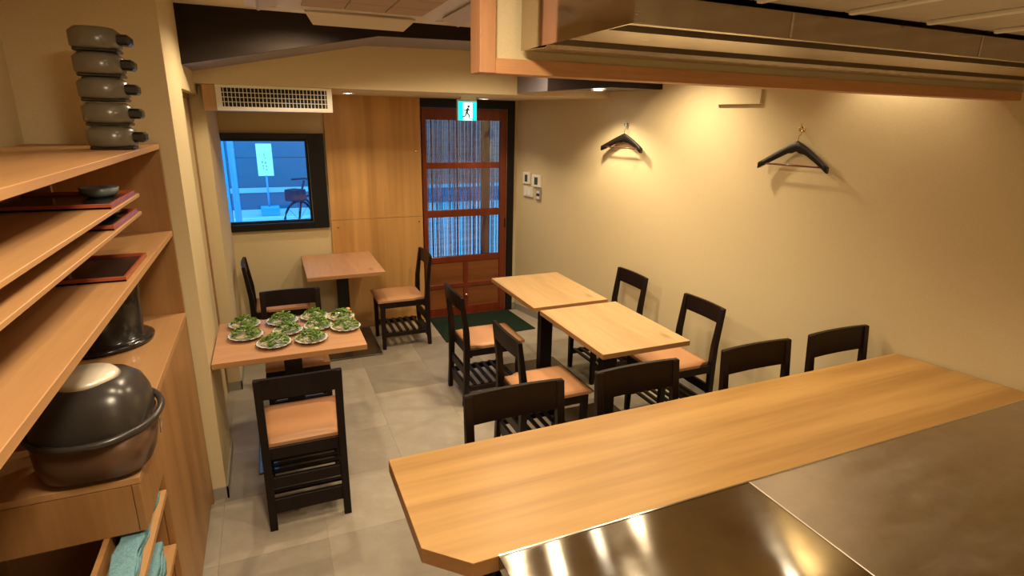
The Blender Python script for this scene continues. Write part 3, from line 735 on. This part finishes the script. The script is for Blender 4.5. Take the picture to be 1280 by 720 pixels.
# red-edged trays and bowls in the upper bay
M_REDL = mat('red_lacquer', (.30, .07, .03), .25); M_BLKL = mat('black_lacquer', (.015, .013, .012), .18)
for i, (y, z, lab) in enumerate(((2.10, 1.6155, 'red-edged tray on the upper thin shelf'), (2.09, 1.5555, 'red-edged tray on the lower thin shelf'), (2.12, 1.3955, 'red-edged tray lying on the middle board'))):
    t = thing('serving_tray', lab, 'tray', (-.575, y, z), 0, 'red-edged lacquer trays')
    part('tray_base', M_BLKL, t, ((-.16, -.17, 0), (.155, .17, .005)))
    part('tray_rim', M_REDL, t, ((-.16, -.17, .0), (-.152, .17, .015)), ((.148, -.17, 0), (.156, .17, .015)), ((-.152, -.17, .0), (.148, -.162, .015)), ((-.152, .162, 0), (.148, .17, .015)), bev=.001)
    if i < 2:
        m = MB(); m.lathe([(0, 0), (.03, 0), (.05, .012), (.055, .030), (.050, .030), (.045, .014), (0, .008)], n=20)
        o = m.build('small_bowl', mat('blue_grey_bowl', (.16, .19, .20), .2), None, (-.50, y+.09, z+.0055)); tag(o, 'small blue-grey bowl standing on the '+lab, 'bowl', 'blue-grey bowls')
# black pot on the lower board
t = thing('rice_tub', 'large dark lacquer tub standing on the middle shelf', 'tub', (-.652, 2.50, 1.0205))
m = MB(); m.lathe([(0, 0), (.150, 0), (.172, .006), (.176, .016), (.160, .022), (.140, .03), (.150, .20), (.156, .25), (.11, .27), (0, .275)], n=36); m.build('body', M_BLKL, t)
m = MB(); m.lathe([(0, .273), (.03, .275), (.025, .29), (.035, .305), (0, .312)], n=20); m.build('lid_knob', M_BLKL, t)
# pull-out shelf with rice cooker
part('pull_out_shelf', M_SHELF, cb, ((xb+.02, 1.62, .905), (xf+.002, 1.89, .925)), bev=.001)
M_RC = mat('brown_metallic', (.15, .085, .05), .3, .4); M_RCD = mat('cooker_dark', (.035, .030, .025), .28)
t = thing('rice_cooker', 'brown and black electric rice cooker with carrying handle at the left edge', 'rice cooker', (-.492, 1.70, .986))
m = MB(); sq = lambda a: 1/((abs(math.cos(a))**3.4+abs(math.sin(a))**3.4)**(1/3.4))
m.lathe([(0, 0), (.110, 0), (.126, .012), (.136, .060), (.138, .125), (0, .127)], n=40, wob=sq); m.build('body', M_RC, t)
m = MB(); m.lathe([(0, -.010), (.095, -.010), (.118, .004), (.120, .012), (0, .012)], n=40, wob=sq); m.build('base_ring', M_RCD, t)
m = MB(); m.lathe([(.134, .123), (.137, .140), (.133, .185), (.118, .225), (.090, .252), (.05, .262), (0, .264)], n=40, wob=sq); lid_ = m.build('lid', M_RCD, t)
m = MB(); m.lathe([(0, .262), (.060, .258), (.084, .254), (.072, .268), (0, .274)], n=32); m.build('lid_plate', mat('cream_metal', (.75, .68, .55), .3, .2), lid_, (-.005, 0, 0))
m = MB(); pts = [(.158*math.cos(a), .158*math.sin(a), .140+.012*math.sin(a)) for a in [(-2.7+3.9*k/20) for k in range(21)]]
m.tube(pts, .0095, 8); m.tube([pts[-1], (.045, .125, .175)], .008, 8).tube([pts[0], (-.125, -.04, .165)], .008, 8); m.build('handle', M_RCD, t)
m = MB(); m.tube([(.136, .04, .11), (.141, .05, .07), (.136, .055, .03)], .003, 6); m.build('latch_wire', M_CHROME, t)
part('rim_band', M_CHROME, t, ((.130, -.06, .127), (.136, .06, .131)))
t.location = (-.503, 1.73, .9355)

# towels in the lower bay
M_TOW = speck('light_blue_towel', (.12, .26, .32), (.22, .42, .48), 120, .95, .8, .004, .1)
def towel(label, loc, sx, sy, sz, seed):
    rnd = random.Random(seed); m = MB(); nx, ny = 5, 10
    lay = 3; t = thing('folded_towel', label, 'towel', loc, 0, 'light blue towels in the open shelves')
    for k in range(lay):
        m = MB(); m.box((-sx/2, -sy/2, k*sz/lay), (sx/2, sy/2, (k+.93)*sz/lay), sz/lay*.35, seg=2)
        bmesh.ops.subdivide_edges(m.bm, edges=[e for e in m.bm.edges if abs((e.verts[0].co-e.verts[1].co).y) > .05], cuts=7)
        for v in m.bm.verts:
            v.co.x += .005*math.sin(v.co.y*40+seed+k)+rnd.uniform(-.002, .002); v.co.z += .003*math.sin(v.co.y*31+k*2)
        for f in m.bm.faces: f.smooth = True
        m.build('fold', M_TOW, t)
towel('light blue towel folded on the upper open shelf', (-.448, 1.66, .7035), .060, .42, .040, 1)
towel('light blue towel folded on the lower open shelf', (-.447, 1.60, .4905), .060, .42, .085, 2)
# ================================================================== OUTSIDE THE WINDOW
M_ASPH = mat('street', (.30, .42, .42), .8); M_FAC = speck('facade', (.002, .10, .16), (.004, .125, .19), 4, .7)
struct(part('street', M_ASPH, None, ((-8, YB+.13, -.12), (12, 20, -.02))), 'pale street outside the window', 'street')
fc = thing('street_building', 'dark blue building wall across the street', 'building', (0, 0, 0))
for i in range(4):
    for z0, z1 in ((.305, .98), (.99, 2.20), (2.21, 3.60), (3.61, 5.20), (5.21, 6.80)):
        part('facade_panel', M_FAC, fc, ((-7+i*4.4, 14.0, z0), (-7+i*4.4+4.385, 14.15, z1)))
part('base_course', speck('pale_course', (.20, .30, .32), (.28, .38, .38), 5), fc, ((-7, 13.85, -.02), (10.6, 14.16, .30)))
part('facade_core', mat('joint_dark', (.01, .02, .04), .8), fc, ((-7, 14.15, -.02), (10.6, 14.4, 6.8)))
part('low_wall', mat('low_wall_paint', (.30, .42, .44), .7), fc, ((-1.2, 13.0, .33), (6, 13.12, .42)))
part('low_wall_body', mat('low_wall_body', (.02, .09, .16), .7), fc, ((-1.2, 13.02, -.02), (6, 13.10, .33)))
pl = thing('street_pillar', 'light blue steel pillar on the left of the window view', 'pillar', (-.60, 10.6, -.02))
M_PIL = mat('pillar_paint', (.06, .26, .45), .5)
part('shaft', M_PIL, pl, ((-.10, -.10, .02), (-.005, .10, 3.6)), ((.035, -.10, .02), (.13, .10, 3.6)), bev=.004)
part('foot_plate', M_PIL, pl, ((-.2, -.18, 0), (.2, .18, .02)))
sg = thing('street_sign', 'white notice board on a pole across the street', 'sign', (-.02, 12.2, -.02))
part('board', mat('board_white', (.92, .92, .90), .5), sg, ((-.14, -.012, .77), (.14, .012, 1.38)), bev=.003)
m = MB()
for (x, z, w_, h_) in ((-.01, 1.14, .012, .06), (.0, 1.10, .02, .02), (-.06, 1.02, .025, .03), (.0, 1.00, .02, .04), (-.055, .95, .03, .02), (.01, .94, .02, .03), (-.045, .90, .015, .03), (.005, .88, .025, .02), (.0, 1.22, .02, .012)):
    m.box((x, -.0135, z), (x+w_, -.012, z+h_))
m.build('lettering', mat('sign_ink', (.10, .25, .30), .6), sg)
m = MB(); m.tube([(0, .0, .1), (0, 0, .78)], .018, 8); m.build('pole', M_PIL, sg)
part('base_block', mat('base_block', (.07, .30, .46), .6), sg, ((-.16, -.14, 0), (.18, .14, .17)), bev=.01)
part('kerb_stone', mat('kerb_pale', (.40, .55, .58), .7), None, ((-3.5, 11.5, -.02), (5, 11.62, .03))) and None
kb = bpy.data.objects['kerb_stone']; tag(kb, 'pale kerb along the far side of the street', 'kerb')
# bicycle
bi = thing('bicycle', 'dark bicycle parked at the right of the window view', 'bicycle', (.44, 9.6, -.02), .75)
M_BIK = mat('bike_blue_black', (.004, .012, .035), .7, 0, .1)
for nm, x in (('wheel', -.05), ('wheel', .90)):
    m = MB(); m.tube([(x+.30*math.cos(a), 0, .31+.30*math.sin(a)) for a in [2*PI*k/24 for k in range(25)]], .018, 6, caps=False)
    for k in range(8): m.tube([(x, 0, .31), (x+.29*math.cos(k*PI/4), 0, .31+.29*math.sin(k*PI/4))], .003, 4)
    m.build(nm, M_BIK, bi)
m = MB(); m.tube([(-.05, 0, .31), (.06, 0, .78), (.12, 0, .92)], .016, 8).tube([(.06, 0, .72), (.38, 0, .32), (.52, 0, .72), (.10, 0, .66)], .016, 8).tube([(.38, 0, .32), (.90, 0, .31), (.52, 0, .70)], .012, 8); m.build('frame', M_BIK, bi)
m = MB(); m.tube([(.12, -.26, .92), (.14, 0, .95), (.12, .26, .92)], .014, 8); m.build('handlebar', M_BIK, bi)
part('saddle', M_BIK, bi, ((.44, -.06, .74), (.66, .06, .80)), bev=.02)
part('basket', M_BIK, bi, ((-.20, -.12, .62), (.02, .12, .80)), bev=.01)
# dark porch wall seen beyond the door glass
po_ = thing('porch_fence', 'brown timber fence across the lane beyond the entrance door', 'fence', (0, 0, 0))
M_PF = wood('porch_timber', (.50, .13, .08), (.36, .09, .05), 'X', 9, 40, .7)
for i in range(7):
    part('plank', M_PF, po_, ((1.6, 7.6, 1.02+i*.19), (4.6, 7.63, 1.02+i*.19+.18)))
for x in (1.7, 4.5): part('post', M_PF, po_, ((x, 7.63, -.02), (x+.08, 7.71, 2.4)))
